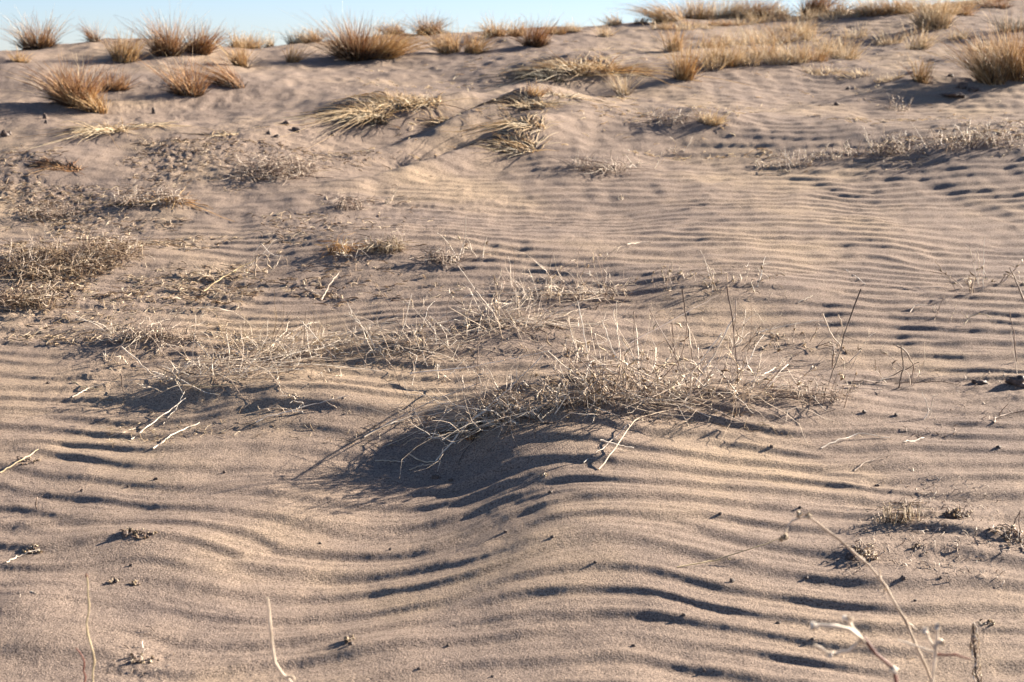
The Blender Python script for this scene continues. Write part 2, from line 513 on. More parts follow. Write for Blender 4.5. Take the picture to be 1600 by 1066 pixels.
def weed(u, v, w, h, label, n=14, twigs=60, leaves=40, mat=None, tmat=None, lean=0., dp=.5, name='dead_weed', group=None, r=.0017, up=1., kink=.3, sag=.3, cat='dead weed', lmat=None, tl=.28):
    x, y, z = ground_hit(u, v)
    D = math.hypot(x, y); W = w / F * D; Hh = h / F * D
    root = empty(name, (x, y, z), label, cat, group)
    a = rng.random(n) * 2 * math.pi; rr = np.sqrt(rng.random(n))
    bx = x + np.cos(a) * rr * W * .38; by = y + np.sin(a) * rr * W * .5 * dp
    L = Hh * (.45 + .75 * rng.random(n)) * 1.1
    twigs = int(twigs * .55); leaves = int(leaves * .7)
    P = stems_paths(bx, by, L, np.cos(a) * .45 + lean + rng.normal(0, .3, n), np.sin(a) * .4 + rng.normal(0, .3, n), np.full(n, up), kink=kink, sag=sag)
    strands('stem', 'stems', P, taper(n, 8, r), mat or M_TWIG, root, 4)
    if twigs:
        Q = side_twigs(P, twigs, Hh * tl, 1., .25)
        strands('twig', 'twigs', Q, taper(twigs, 5, r * .7), tmat or M_STRAW, root)
    if leaves:
        Q, pr = leaf_strips(P, leaves, Hh * .14, r * 1.3)
        strands('leaf', 'leaves', Q, pr, lmat or M_LEAF, root)
    return root

def mat_of(u, v, w, dpx, label, n=120, L=.14, mat=None, name='dead_grass_mat', ht=.35, cat='dead grass', dirx=None, twigs=60, group=None, r=.0018, dark=.3, tm=None):
    """low tangle of straw lying on the sand; w wide and dpx deep in the photo"""
    x, y, z = ground_hit(u, v)
    D = math.hypot(x, y); W = w / F * D
    y2 = ground_hit(u, v - dpx)[1]; dp = min(max(.08, y2 - y), W * 1.2)
    root = empty(name, (x, y + dp / 2, terrain(np.array([x]), np.array([y + dp / 2]))[0]), label, cat, group)
    a = rng.random(n) * 2 * math.pi; rr = np.sqrt(rng.random(n))
    bx = x + np.cos(a) * rr * W * .5; by = y + dp / 2 + np.sin(a) * rr * dp * .5
    b = rng.random(n) * 2 * math.pi
    dx = np.cos(b) if dirx is None else dirx + .5 * np.cos(b)
    P = stems_paths(bx, by, L * (.4 + rng.random(n)), dx, np.sin(b) * .6, np.abs(rng.normal(0, ht, n)), S=7, kink=.17 if name == 'straw_mat' else .26, sag=.9, lift=.05)
    tube_obj('straw', P, taper(n, 7, r), mat or M_LEAF, root)
    if twigs:
        Q = side_twigs(P, twigs, L * .5, 1., .4)
        tube_obj('twigs', Q, taper(twigs, 5, r * .7), tm or M_TWIG, root)
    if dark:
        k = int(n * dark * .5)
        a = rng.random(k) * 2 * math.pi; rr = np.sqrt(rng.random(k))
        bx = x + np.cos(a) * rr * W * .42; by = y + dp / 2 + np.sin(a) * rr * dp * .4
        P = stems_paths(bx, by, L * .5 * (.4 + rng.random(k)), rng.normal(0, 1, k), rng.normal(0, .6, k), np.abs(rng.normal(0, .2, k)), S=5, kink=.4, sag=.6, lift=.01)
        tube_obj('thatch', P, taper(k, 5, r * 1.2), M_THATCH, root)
    return root

def at(u, v, vref=None):
    """point seen at (u, v), standing above the ground seen at (u, vref)"""
    if vref is None: x, y, z = ground_hit(u, v); return np.array([x, y, z])
    _, y, _ = ground_hit(u, vref)
    d = ray(u, v); t = y / d[1]
    return np.array([d[0] * t, y, max(H_CAM + d[2] * t, terrain(np.array([d[0] * t]), np.array([y]))[0] + .002)])

def smooth_path(pts, S=12, wob=.002):
    pts = np.array(pts, float)
    seg = np.concatenate([[0], np.cumsum(np.linalg.norm(np.diff(pts, axis=0), axis=1))])
    t = np.linspace(0, seg[-1], S)
    P = np.stack([np.interp(t, seg, pts[:, k]) for k in range(3)], 1)
    P[1:-1] += rng.normal(0, wob, (S - 2, 3))
    return P

def stalk(pts, label, mat=None, r=.0018, name='fallen_stalk', group='single stalks lying and leaning in the weeds', cat='dry stalk', S=14, wob=.0015, twigs=0, tlen=.04, tmat=None):
    """pts: list of (u, v, vref)"""
    W = [at(*p) for p in pts]
    P = smooth_path(W, S, wob)
    R = np.linspace(1.1, .6, S)[None] * r
    o = tube_obj(name, P[None], R, mat or M_STRAW, None, sides=6)
    tag(o, label, cat, group)
    if twigs:
        Q = side_twigs(P[None], twigs, tlen, .9, .3)
        c = tube_obj('side_twig', Q, taper(twigs, 5, r * .6), tmat or mat or M_STRAW, None, origin=tuple(o.location))
        c.parent = o; c.location = (0, 0, 0)
    return o
#@@OBJECTS

# ------------------------------------------------------------------ grass tufts on and below the crest
CR = "dry grass tufts standing along the dune crest"
UP = "dry grass tufts on the upper slope below the crest"
BAND = "thin grass tufts in the pale band at upper right"
T = [  # u, v, w, h, label, material, lean, n, splay, droop, group
 (56, 78, 58, 44, "rust brown spiky grass tuft at the far left end of the crest", M_RUST, -.05, 260, .5, .2, CR),
 (148, 66, 20, 32, "small narrow skyline tuft, first to the right of the far left crest tuft", M_RUST, -.3, 70, .3, .2, CR),
 (192, 98, 48, 46, "golden grass tuft just below the skyline, left of the big square clump", M_GOLD, .05, 200, .4, .2, CR),
 (262, 88, 44, 52, "left half of the broad upright tawny grass clump at the left crest", M_RUST, -.05, 280, .25, .15, CR),
 (308, 84, 44, 44, "right half of the broad upright tawny grass clump at the left crest", M_RUST, .15, 260, .35, .15, CR),
 (382, 64, 60, 30, "low wide golden grass tuft leaning right on the skyline above the small twin tufts", M_GOLD, .1, 240, .5, .2, CR),
 (376, 104, 30, 44, "thin orange grass tuft directly below the low wide skyline tuft", M_GOLD, -.1, 90, .3, .2, CR),
 (420, 57, 20, 20, "tiny faint grass tuft between two wide skyline tufts", M_PALE, -.2, 50, .4, .2, CR),
 (462, 57, 32, 22, "dark grey green based tuft on the skyline, left of the largest round tuft", M_SAGE, -.1, 120, .4, .2, CR),
 (488, 56, 32, 24, "golden tuft touching the grey green tuft on the skyline", M_GOLD, .15, 130, .4, .2, CR),
 (456, 98, 24, 26, "tiny pale orange tuft on open sand left of the largest round tuft", M_GOLD, 0, 60, .4, .2, CR),
 (555, 96, 56, 58, "dark based left half of the largest round grass tuft on the crest", M_RUST, -.15, 420, .6, .2, CR),
 (592, 92, 56, 54, "lighter right half of the largest round grass tuft on the crest", M_GOLD, .15, 360, .5, .2, CR),
 (618, 53, 34, 26, "brown tuft on the skyline touching the top of the largest round tuft", M_RUST, -.5, 140, .35, .2, CR),
 (668, 55, 38, 32, "orange brown bushy tuft on the skyline, right of the largest round tuft", M_RUST, .05, 230, .5, .2, CR),
 (702, 84, 44, 40, "sparse golden tuft with a dark foot, right of the largest round tuft", M_GOLD, -.05, 150, .4, .2, CR),
 (738, 84, 36, 38, "sparse golden tuft without a dark foot, the right one of the pair", M_GOLD, .1, 130, .4, .2, CR),
 (775, 57, 36, 30, "orange tuft on the skyline above the twin sparse tufts, on their right", M_GOLD, -.2, 150, .4, .2, CR),
 (806, 58, 30, 24, "short pale tuft on the skyline beside the orange one", M_GOLD, .1, 100, .4, .2, CR),
 (835, 73, 44, 38, "tawny tuft just below the skyline above the long pale grass bank", M_RUST, .1, 170, .4, .2, CR),
 (868, 54, 44, 20, "low straw coloured tuft in the middle of the skyline dip", M_GOLD, 0, 120, .5, .2, CR),
 (895, 51, 30, 16, "very low pale tuft on the skyline before the crest starts to rise", M_PALE, 0, 70, .5, .2, CR),
 (946, 58, 30, 24, "small sparse tuft where the crest starts to rise to the right", M_PALE, .1, 60, .4, .2, CR),
 (962, 40, 30, 18, "small golden skyline tuft on the rising crest, farthest left of that rise", M_GOLD, -.2, 90, .4, .2, CR),
 (1000, 37, 26, 16, "short brown skyline tuft halfway up the rising crest", M_RUST, .1, 70, .4, .2, CR),
 (1050, 34, 44, 24, "wispy fine skyline tuft leaning left at the start of the right hand grass row", M_GOLD, -.5, 160, .4, .2, CR),
 (1090, 30, 50, 26, "dense golden skyline tuft in the right hand grass row", M_GOLD, -.1, 240, .5, .2, CR),
 (1135, 28, 50, 24, "broad pale gold skyline tuft in the middle of the right hand grass row", M_PALE, .1, 220, .5, .2, CR),
 (1180, 27, 42, 24, "dark striped skyline tuft near the right end of the grass row", M_RUST, .1, 200, .4, .2, CR),
 (1215, 24, 34, 20, "soft straw skyline tuft closing the right hand grass row", M_PALE, .2, 120, .5, .2, CR),
 (1272, 22, 34, 30, "upright rust coloured tuft cut by the top edge of the photo", M_RUST, .1, 220, .4, .2, CR),
 (1305, 24, 24, 18, "small thin tuft beside the rust coloured one at the top edge", M_GOLD, .1, 60, .4, .2, CR),
 (1362, 24, 36, 22, "feathery pale skyline tuft right of the last gap of sky", M_PALE, -.3, 120, .5, .2, CR),
 (1405, 22, 44, 24, "golden feathery skyline tuft, broadest one right of the last gap of sky", M_GOLD, .1, 180, .5, .2, CR),
 (1462, 46, 46, 44, "pale gold tuft on a small sand knob near the top right", M_PALE, -.2, 220, .5, .25, CR),
 (1500, 24, 40, 18, "orange low tuft on the skyline above the small sand knob", M_GOLD, .1, 120, .5, .2, CR),
 (1560, 14, 40, 14, "low brown tuft on the highest bit of crest at the right edge", M_RUST, .1, 90, .5, .2, CR),
 (1585, 50, 40, 22, "sparse grey gold tuft at the right edge above the big upright tuft", M_SAGE, 0, 90, .5, .2, CR),
 (1498, 62, 34, 18, "short straw tuft between the sand knob and the right edge", M_PALE, .1, 60, .5, .2, CR),
 (118, 168, 66, 62, "large dark brown tuft combed to the left by the wind on the left slope", M_RUST, -.4, 460, .4, .2, UP),
 (148, 176, 44, 42, "straw skirt of grass spilling right from the large windswept tuft", M_GOLD, -.45, 160, .4, .4, UP),
 (176, 142, 46, 30, "small brown tuft just right of the large windswept tuft", M_RUST, .1, 150, .6, .2, UP),
 (293, 150, 54, 50, "sparse upright brown tuft alone on open sand at left", M_RUST, 0, 170, .5, .1, UP),
 (368, 138, 40, 42, "grey brown tuft leaning left, right of the lone sparse tuft", M_RUST, -.6, 110, .3, .2, UP),
 (30, 98, 30, 18, "faint orange stubble tuft below the far left crest tuft", M_GOLD, 0, 60, .6, .2, UP),
 (1070, 126, 34, 52, "upright thin gold tuft at the left end of the pale band", M_GOLD, -.1, 130, .3, .1, UP),
 (1052, 80, 30, 40, "grey gold tuft above the left end of the pale band", M_GOLD, -.1, 90, .4, .1, UP),
 (1440, 130, 30, 44, "thin tall gold tuft alone left of the big upright tuft", M_GOLD, .1, 80, .3, .1, UP),
 (1436, 78, 44, 34, "loose pale tuft on the slope below the small sand knob", M_PALE, 0, 90, .5, .2, UP),
 (1555, 132, 56, 70, "big stiff golden tuft with dark gaps at the right edge, its left half", M_GOLD, -.3, 330, .35, .05, UP),
 (1592, 126, 56, 74, "big stiff golden tuft cut off by the right edge of the photo", M_GOLD, .05, 300, .35, .05, UP),
 (975, 150, 24, 44, "faint upright orange wisp at the right end of the pale grass bank", M_PALE, 0, 40, .3, .1, UP),
 (1110, 196, 44, 20, "small yellow tuft alone on the ripples below the pale band", M_PALE, .05, 160, .6, .2, UP),
 (835, 152, 30, 22, "tiny orange wisp above the dark streaked shadow", M_GOLD, -.1, 50, .4, .2, UP),
]
for (u, v, w, h, lab, m, ln, n, sp, dr, gr) in T:
    big_ = 1.35 if (u > 1040 and v < 60) else 1.0
    tuft(u, v, w * .9 * big_, h * 1.2 * (.85 + .3 * rng.random()) * big_, lab, m, ln + rng.normal(0, .12), int(n * 1.0 * big_), sp * .8, dr + .15, group=gr, thatch=.75 if m in (M_RUST,) else .3)
# the pale band: two uneven rows
k = 0
for row in (0, 1):
    for u in (np.arange(1100, 1330, 24) if row == 0 else np.arange(1110, 1300, 38)):
        v = (np.interp(u, [1100, 1200, 1330], [108, 100, 92]) if row == 0 else np.interp(u, [1100, 1300], [74, 66])) + rng.normal(0, 3)
        m = [M_PALE, M_GOLD, M_PALE][k % 3]; k += 1
        lab = ("thin pale gold grass tuft in the lower row of the band at upper right" if row == 0 else
               "loose straw grass tuft in the upper row of the band at upper right")
        tuft(u + rng.normal(0, 4), v, 50, 38 * (.8 + .5 * rng.random()), lab, m, rng.normal(0, .15), 95 if row == 0 else 60, .5, .25, group=BAND, thatch=.12)
for u in np.arange(1030, 1590, 17):
    v = np.interp(u, UC, VC) + 5 + abs(rng.normal(0, 3))
    tuft(u + rng.normal(0, 5), v, 34, 20 * (.6 + .9 * rng.random()), "small ragged straw tuft in the broken fringe along the right half of the skyline", [M_PALE, M_GOLD, M_PALE, M_RUST][rng.integers(0, 4)],
         rng.normal(0, .3), 46, .6, .3, group="ragged fringe tufts on the right skyline", thatch=.2)
for (u, v, w, h) in [(1290, 118, 60, 18), (1340, 122, 60, 16), (1390, 128, 50, 14), (1340, 60, 50, 26), (1390, 70, 40, 30), (1250, 52, 50, 28), (1540, 80, 40, 22)]:
    tuft(u, v, w, h, "low straggly straw tuft scattered on the sand right of the pale band", M_PALE, rng.normal(0, .2), 60, .7, .4, group="straggly straw tufts right of the pale band", thatch=.15)

# ------------------------------------------------------------------ wind bent pale grass on the upper slope
def bent_grass(u, v, w, h, label, n=300, lean=.0, mat=M_PALE, droop=.9, dark=.3, leany=.0, dpth=.5):
    x, y, z = ground_hit(u, v); D = math.hypot(x, y); W = w / F * D; Hh = h / F * D
    root = empty('bent_tussock', (x, y, z), label, 'grass tussock', "wind bent pale grass lying on the upper slope")
    P, R = blades(x + W * .15, y, W * .65, W * dpth * .5, Hh * 1.15, int(n * .6), lean * .7, .7, droop, r0=.003, leany=leany, mess=.45, jitter=.3)
    tube_obj('blades', P, R, mat, root)
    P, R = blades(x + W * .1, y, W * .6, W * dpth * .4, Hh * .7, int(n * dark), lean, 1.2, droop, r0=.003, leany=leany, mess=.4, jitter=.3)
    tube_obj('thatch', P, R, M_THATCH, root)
    return root
bent_grass(570, 178, 70, 34, "long arched straw grass hanging left over dark stems on the upper slope", 260, -1.0)
bent_grass(615, 166, 90, 32, "pale arched grass bank behind the hanging straw on the upper slope", 300, -.4)
bent_grass(660, 160, 60, 22, "fading right end of the pale arched grass bank", 120, .1, dark=.15)
bent_grass(575, 190, 50, 26, "grey curved stems spilling downhill below the arched grass bank", 90, -.9, M_SAGE)
bent_grass(850, 122, 60, 34, "grey brown grass leaning left above the long streaked shadow", 150, -.5, M_SAGE)
bent_grass(885, 112, 80, 38, "bright straw grass bank above the long streaked shadow", 260, -.4)
bent_grass(935, 112, 60, 34, "golden straw grass at the right end of the bank above the streaked shadow", 200, .1, M_GOLD)
bent_grass(820, 165, 90, 22, "flat straw heap pointing left, uppermost of three on the hollow's edge", 170, -1.3)
bent_grass(815, 193, 80, 26, "flat straw heap with dark loops, middle of three on the hollow's edge", 150, -1.2)
bent_grass(800, 232, 100, 28, "flat straw heap fanning down left, lowest of three on the hollow's edge", 190, -1.3, leany=-.2)
bent_grass(870, 150, 70, 12, "wispy straw trailing right of the flat straw heaps", 70, .6)
bent_grass(155, 205, 90, 26, "straw fan flattened on the sand below the large windswept tuft", 190, -1.0, leany=-.4)
bent_grass(220, 196, 60, 12, "thin straw trailing right from the flattened straw fan", 70, 1.3)
bent_grass(340, 212, 80, 12, "faint pale straw lying flat on the left slope", 60, -.9)
bent_grass(690, 190, 60, 14, "curved pale straw on the rim of the dark hollow", 50, -1.3)
bent_grass(960, 152, 60, 8, "pale straw lying flat right of the flat straw heaps", 40, -1.0)
bent_grass(250, 312, 80, 18, "golden green grass cushion half buried in the left slope", 170, -.8, M_GOLD)
bent_grass(90, 262, 80, 14, "dark brown grass ledge at the top of a sand step, left edge", 110, -1.2, M_RUST, dark=1.)

# ------------------------------------------------------------------ low dead mats, left and right
GM = "dead plant mats matted into the sand"
mat_of(60, 440, 190, 46, "wide grey brown mat of matted dead grass at the left edge", 300, .17, M_MAT, twigs=220, group=GM, dark=.6)
mat_of(160, 412, 110, 30, "thin grey right end of the wide matted dead grass", 110, .13, M_MAT, twigs=100, group=GM, dark=.4)
mat_of(25, 488, 110, 24, "smaller matted dead grass patch at the left edge below the wide mat", 130, .14, M_MAT, twigs=80, group=GM, dark=.6)
mat_of(425, 284, 110, 26, "dark tangled dead plant on the left slope with a black left side", 240, .2, M_TWIG, twigs=120, group=GM, dark=1.2)
mat_of(225, 326, 120, 14, "dark dead plant litter under the golden green cushion", 150, .15, M_TWIG, twigs=60, group=GM, dark=1.)
mat_of(70, 345, 90, 16, "small dark speckled dead plant above the wide matted grass", 90, .12, M_TWIG, twigs=50, group=GM, dark=.8)
mat_of(600, 397, 60, 14, "small grey leafy mat beside the pale open sand in the middle distance", 90, .1, M_LEAF, twigs=60, group=GM, dark=.6)
mat_of(540, 330, 50, 10, "little grey twig patch above the grey leafy mat", 50, .1, M_TWIG, twigs=30, group=GM)
mat_of(690, 415, 60, 10, "faint grey twig patch right of the grey leafy mat", 60, .1, M_TWIG, twigs=30, group=GM)
mat_of(530, 400, 40, 14, "small orange brown debris patch left of the grey leafy mat", 50, .09, M_GOLD, twigs=30, group=GM)
mat_of(940, 272, 90, 14, "brown straggly mat on the ripples below the hollow", 90, .16, M_TWIG, twigs=60, group=GM)
mat_of(1045, 195, 70, 12, "faint purple brown twig mat left of the small yellow tuft", 60, .14, M_TWIG, twigs=30, group=GM)

GS = "row of low grey dead shrubs at right"
for i, (u, v, w, h, lab) in enumerate([
 (1195, 262, 50, 14, "low grey dead shrub at the left end of the shrub row, half buried"),
 (1240, 262, 60, 34, "low pale dead shrub with two long crossing straws in the shrub row"),
 (1290, 248, 50, 24, "low dead shrub right of the crossing straws in the shrub row"),
 (1335, 244, 50, 28, "low dead shrub in the middle of the shrub row, dark inside"),
 (1378, 240, 40, 40, "tallest thin dead shrub of the shrub row"),
 (1420, 236, 60, 34, "dense pale dead shrub right of the tallest one in the shrub row"),
 (1470, 232, 60, 44, "dense twiggy dead shrub with upright stems in the shrub row"),
 (1515, 228, 60, 44, "widest dead shrub near the right end of the shrub row"),
 (1565, 226, 60, 34, "loose pale dead shrub at the right edge of the shrub row"),
 (1405, 172, 40, 22, "thin upright dead shrub above the shrub row")]):
    weed(u, v, w, h, lab, 26, 70, 40, M_TWIG, M_STRAW, 0, .5, 'dead_shrub', GS, .0022, kink=.25, cat='dead shrub')
for (u, v, w, h, lab) in [
 (1010, 262, 50, 36, "thin leaning straw weed on the ripples below the yellow tuft"),
 (970, 312, 26, 14, "tiny white curled weed in the middle of the rippled slope"),
 (605, 318, 16, 30, "tiny upright twig pair on open sand in the middle distance"),
 (550, 405, 16, 40, "small spiky dark weed left of the grey leafy mat"),
 (1000, 240, 60, 10, "faint low weed beside the leaning straw weed"),
 (1060, 240, 26, 30, "short leaning straws left of the shrub row")]:
    weed(u, v, w, h, lab, 6, 14, 8, M_STRAW, M_STRAW, 0, .4, 'small_weed', "small weeds scattered on the middle slope", .002, cat='weed')

# ------------------------------------------------------------------ the weed line across the middle
GW = "dead weeds in the line across the middle of the dune"
W = [ # u, v, w, h, label, n, twigs, leaves, main mat, twig mat, lean
 (960, 622, 110, 92, "densest grey brown thicket of dead weeds on top of the main mound", 80, 260, 220, M_TWIG, M_STRAW, 0),
 (900, 625, 90, 74, "tangled dead weeds at the left shoulder of the densest thicket", 44, 140, 110, M_TWIG, M_STRAW, -.2),
 (1010, 615, 80, 100, "tall thin dead weeds at the right shoulder of the densest thicket", 40, 120, 90, M_TWIG, M_STRAW, .2),
 (845, 640, 90, 60, "low tangled dead weed with a black shadow under it left of the thicket", 36, 120, 70, M_STRAW, M_STRAW, -.3),
 (790, 655, 80, 50, "dead weed sprawling down the left flank of the main mound", 30, 90, 50, M_TWIG, M_STRAW, -.5),
 (740, 675, 60, 40, "lowest dead weed on the shaded left flank of the main mound", 20, 50, 30, M_STRAW, M_STRAW, -.4),
 (1080, 612, 60, 100, "upright dead weed with two tall dark stems right of the thicket", 24, 70, 50, M_TWIG, M_STRAW, .1),
 (1130, 618, 80, 110, "tall loose dead weed with pale crossed straws right of the thicket", 30, 90, 60, M_STRAW, M_STRAW, .1),
 (1165, 622, 60, 70, "small spiky dead weed at the foot of the pale crossed straws", 20, 50, 40, M_TWIG, M_STRAW, .2),
 (1290, 625, 90, 60, "dead weed with a curled fork and black base on the right sand pile", 22, 70, 60, M_TWIG, M_LEAF, .1),
 (1310, 570, 50, 50, "forked dark dead weed standing on the right sand pile", 12, 30, 20, M_TWIG, M_STRAW, .2),
 (1410, 600, 70, 56, "hooked dead weed standing at the right of the sand pile", 16, 40, 30, M_TWIG, M_LEAF, .0),
 (1240, 540, 90, 40, "low leafy dead weed behind the right sand pile", 26, 80, 90, M_TWIG, M_LEAF, .1),
 (1150, 545, 60, 60, "thin dead weed standing in front of the far right weed cushion", 14, 40, 20, M_TWIG, M_STRAW, 0),
 (780, 512, 110, 60, "pale tangled weed with a rusty base on the sand hump behind the thicket", 46, 140, 60, M_STRAW, M_STRAW, 0),
 (725, 520, 70, 44, "rusty based straw weed at the left of the sand hump", 26, 70, 50, M_STRAW, M_LEAF, -.2),
 (860, 470, 100, 60, "airy pale weed with upright stems behind the sand hump", 30, 90, 40, M_STRAW, M_STRAW, .1),
 (925, 475, 80, 70, "airy weed with dark upright stems behind the thicket", 26, 70, 40, M_TWIG, M_STRAW, .1),
 (890, 560, 70, 66, "pale spindly weed between the sand hump and the thicket", 22, 60, 30, M_STRAW, M_STRAW, -.1),
 (1060, 445, 80, 30, "low grey weed cushion in the far right of the weed line, left half", 30, 80, 80, M_TWIG, M_LEAF, 0),
 (1120, 448, 60, 40, "pale white weed in the far right of the weed line, with curled heads", 26, 70, 60, M_STRAW, M_LEAF, 0),
 (1165, 445, 50, 34, "small pale weed at the right end of the far weed cushion", 18, 40, 30, M_STRAW, M_STRAW, .2),
 (620, 545, 100, 60, "white tangled dead weed left of the rusty based straw weed", 40, 130, 60, M_STRAW, M_STRAW, 0),
 (560, 548, 70, 44, "dead weed with rusty leaves left of the white tangled one", 24, 70, 60, M_STRAW, M_LEAF, -.1),
 (480, 556, 90, 50, "dead weed tangle in the gap between the left weeds and the middle ones", 30, 90, 60, M_STRAW, M_STRAW, 0),
 (420, 560, 70, 56, "spiky dead weed with dark arching stems left of centre", 30, 60, 50, M_TWIG, M_STRAW, 0),
 (350, 570, 90, 52, "dense white tangled weed on the left sand mound", 40, 130, 60, M_STRAW, M_STRAW, -.1),
 (300, 595, 90, 40, "white straw tangle hanging over the black shadow of the left mound", 34, 100, 50, M_STRAW, M_STRAW, -.3),
 (250, 530, 80, 40, "dead weed with a dark base at the left end of the weed line", 22, 60, 50, M_TWIG, M_STRAW, 0),
 (200, 565, 60, 30, "small sparse weed farthest left in the weed line", 12, 30, 20, M_STRAW, M_STRAW, 0),
 (180, 520, 50, 50, "wispy pale straws at the far left end of the weed line", 10, 20, 6, M_STRAW, M_STRAW, .3),
 (400, 430, 50, 46, "bright white bent weed alone behind the left weeds", 12, 24, 10, M_STRAW, M_STRAW, .2),
 (345, 432, 60, 24, "low grey straw weed left of the bright white bent weed", 14, 30, 20, M_STRAW, M_LEAF, -.3),
 (735, 405, 50, 50, "small pale upright weed on the middle slope with a tall white stem", 18, 50, 30, M_STRAW, M_STRAW, 0),
 (920, 408, 60, 34, "thin weed with a dark shadow on the middle slope, right of the pale upright one", 14, 30, 10, M_STRAW, M_STRAW, .2),
 (1520, 455, 70, 44, "grey dead weed cluster with two thin poles near the right edge", 22, 60, 60, M_TWIG, M_LEAF, -.1),
 (1555, 440, 26, 40, "curled upright leafy stalk right of the two thin poles", 6, 20, 60, M_TWIG, M_LEAF, 0),
 (460, 640, 80, 20, "flat straw bundle lying on the sand right of the left mound", 24, 40, 20, M_STRAW, M_STRAW, -1.2),
 (540, 628, 60, 14, "thin flat straw bundle trailing right of the left mound", 14, 20, 10, M_STRAW, M_STRAW, .9),
 (520, 590, 70, 26, "faint white hair like weed below the middle gap", 14, 30, 10, M_STRAW, M_STRAW, 0),
 (690, 590, 60, 30, "faint thin straw weed on bare sand left of the thicket", 10, 20, 10, M_STRAW, M_STRAW, 0),
]
for (u, v, w, h, lab, n, tw, lv, m, tm, ln) in W:
    weed(u, v, w * 1.3, h * 1.4, lab, max(5, int(n * (.46 if 780 < u < 1020 and v > 600 else .38))), int(tw * .55), int(lv * .45), m, tm, ln, .6, 'dead_weed', GW, .0018, up=.8, kink=.30, sag=.45)

# mats of fallen straw woven through the line
GL = "fallen straw mats under the middle weed line"
mat_of(960, 640, 200, 26, "long fallen straw mat under the densest thicket", 34, .36, M_STRAW, 'straw_mat', .25, 'fallen straw', None, 40, GL, .0015, .5)
mat_of(800, 668, 150, 26, "dark and pale straw mat on the shaded flank of the main mound", 37, .35, M_STRAW, 'straw_mat', .25, 'fallen straw', -.8, 90, GL, .0015, 1.2)
mat_of(330, 600, 190, 22, "long pale straw mat across the left mound", 50, .36, M_STRAW, 'straw_mat', .25, 'fallen straw', .8, 90, GL, .0015, .3)
mat_of(450, 560, 180, 18, "straw mat with rusty leaves between the left weeds and the middle ones", 41, .34, M_STRAW, 'straw_mat', .25, 'fallen straw', None, 36, GL, .0015, .6, M_LEAF)
mat_of(640, 552, 140, 14, "straw mat with a dark shadow under the white tangled weed", 31, .34, M_STRAW, 'straw_mat', .25, 'fallen straw', None, 70, GL, .0015, .8)
mat_of(790, 515, 150, 16, "dark based straw mat on the sand hump", 39, .33, M_STRAW, 'straw_mat', .25, 'fallen straw', None, 80, GL, .0015, 1.0)
mat_of(900, 470, 180, 12, "thin straw mat behind the sand hump", 29, .34, M_STRAW, 'straw_mat', .25, 'fallen straw', None, 60, GL, .0015, .3)
mat_of(1270, 632, 110, 16, "small dark straw mat at the foot of the right sand pile", 40, .1, M_TWIG, 'straw_mat', .25, 'fallen straw', None, 50, GL, .0015, 1.0)
mat_of(230, 535, 150, 14, "dark straw mat at the left end of the weed line", 110, .13, M_TWIG, 'straw_mat', .25, 'fallen straw', None, 50, GL, .0015, .8)
mat_of(1110, 625, 120, 16, "bleached straw mat right of the densest thicket", 26, .34, M_STRAW, 'straw_mat', .25, 'fallen straw', None, 50, GL, .0015, .3)

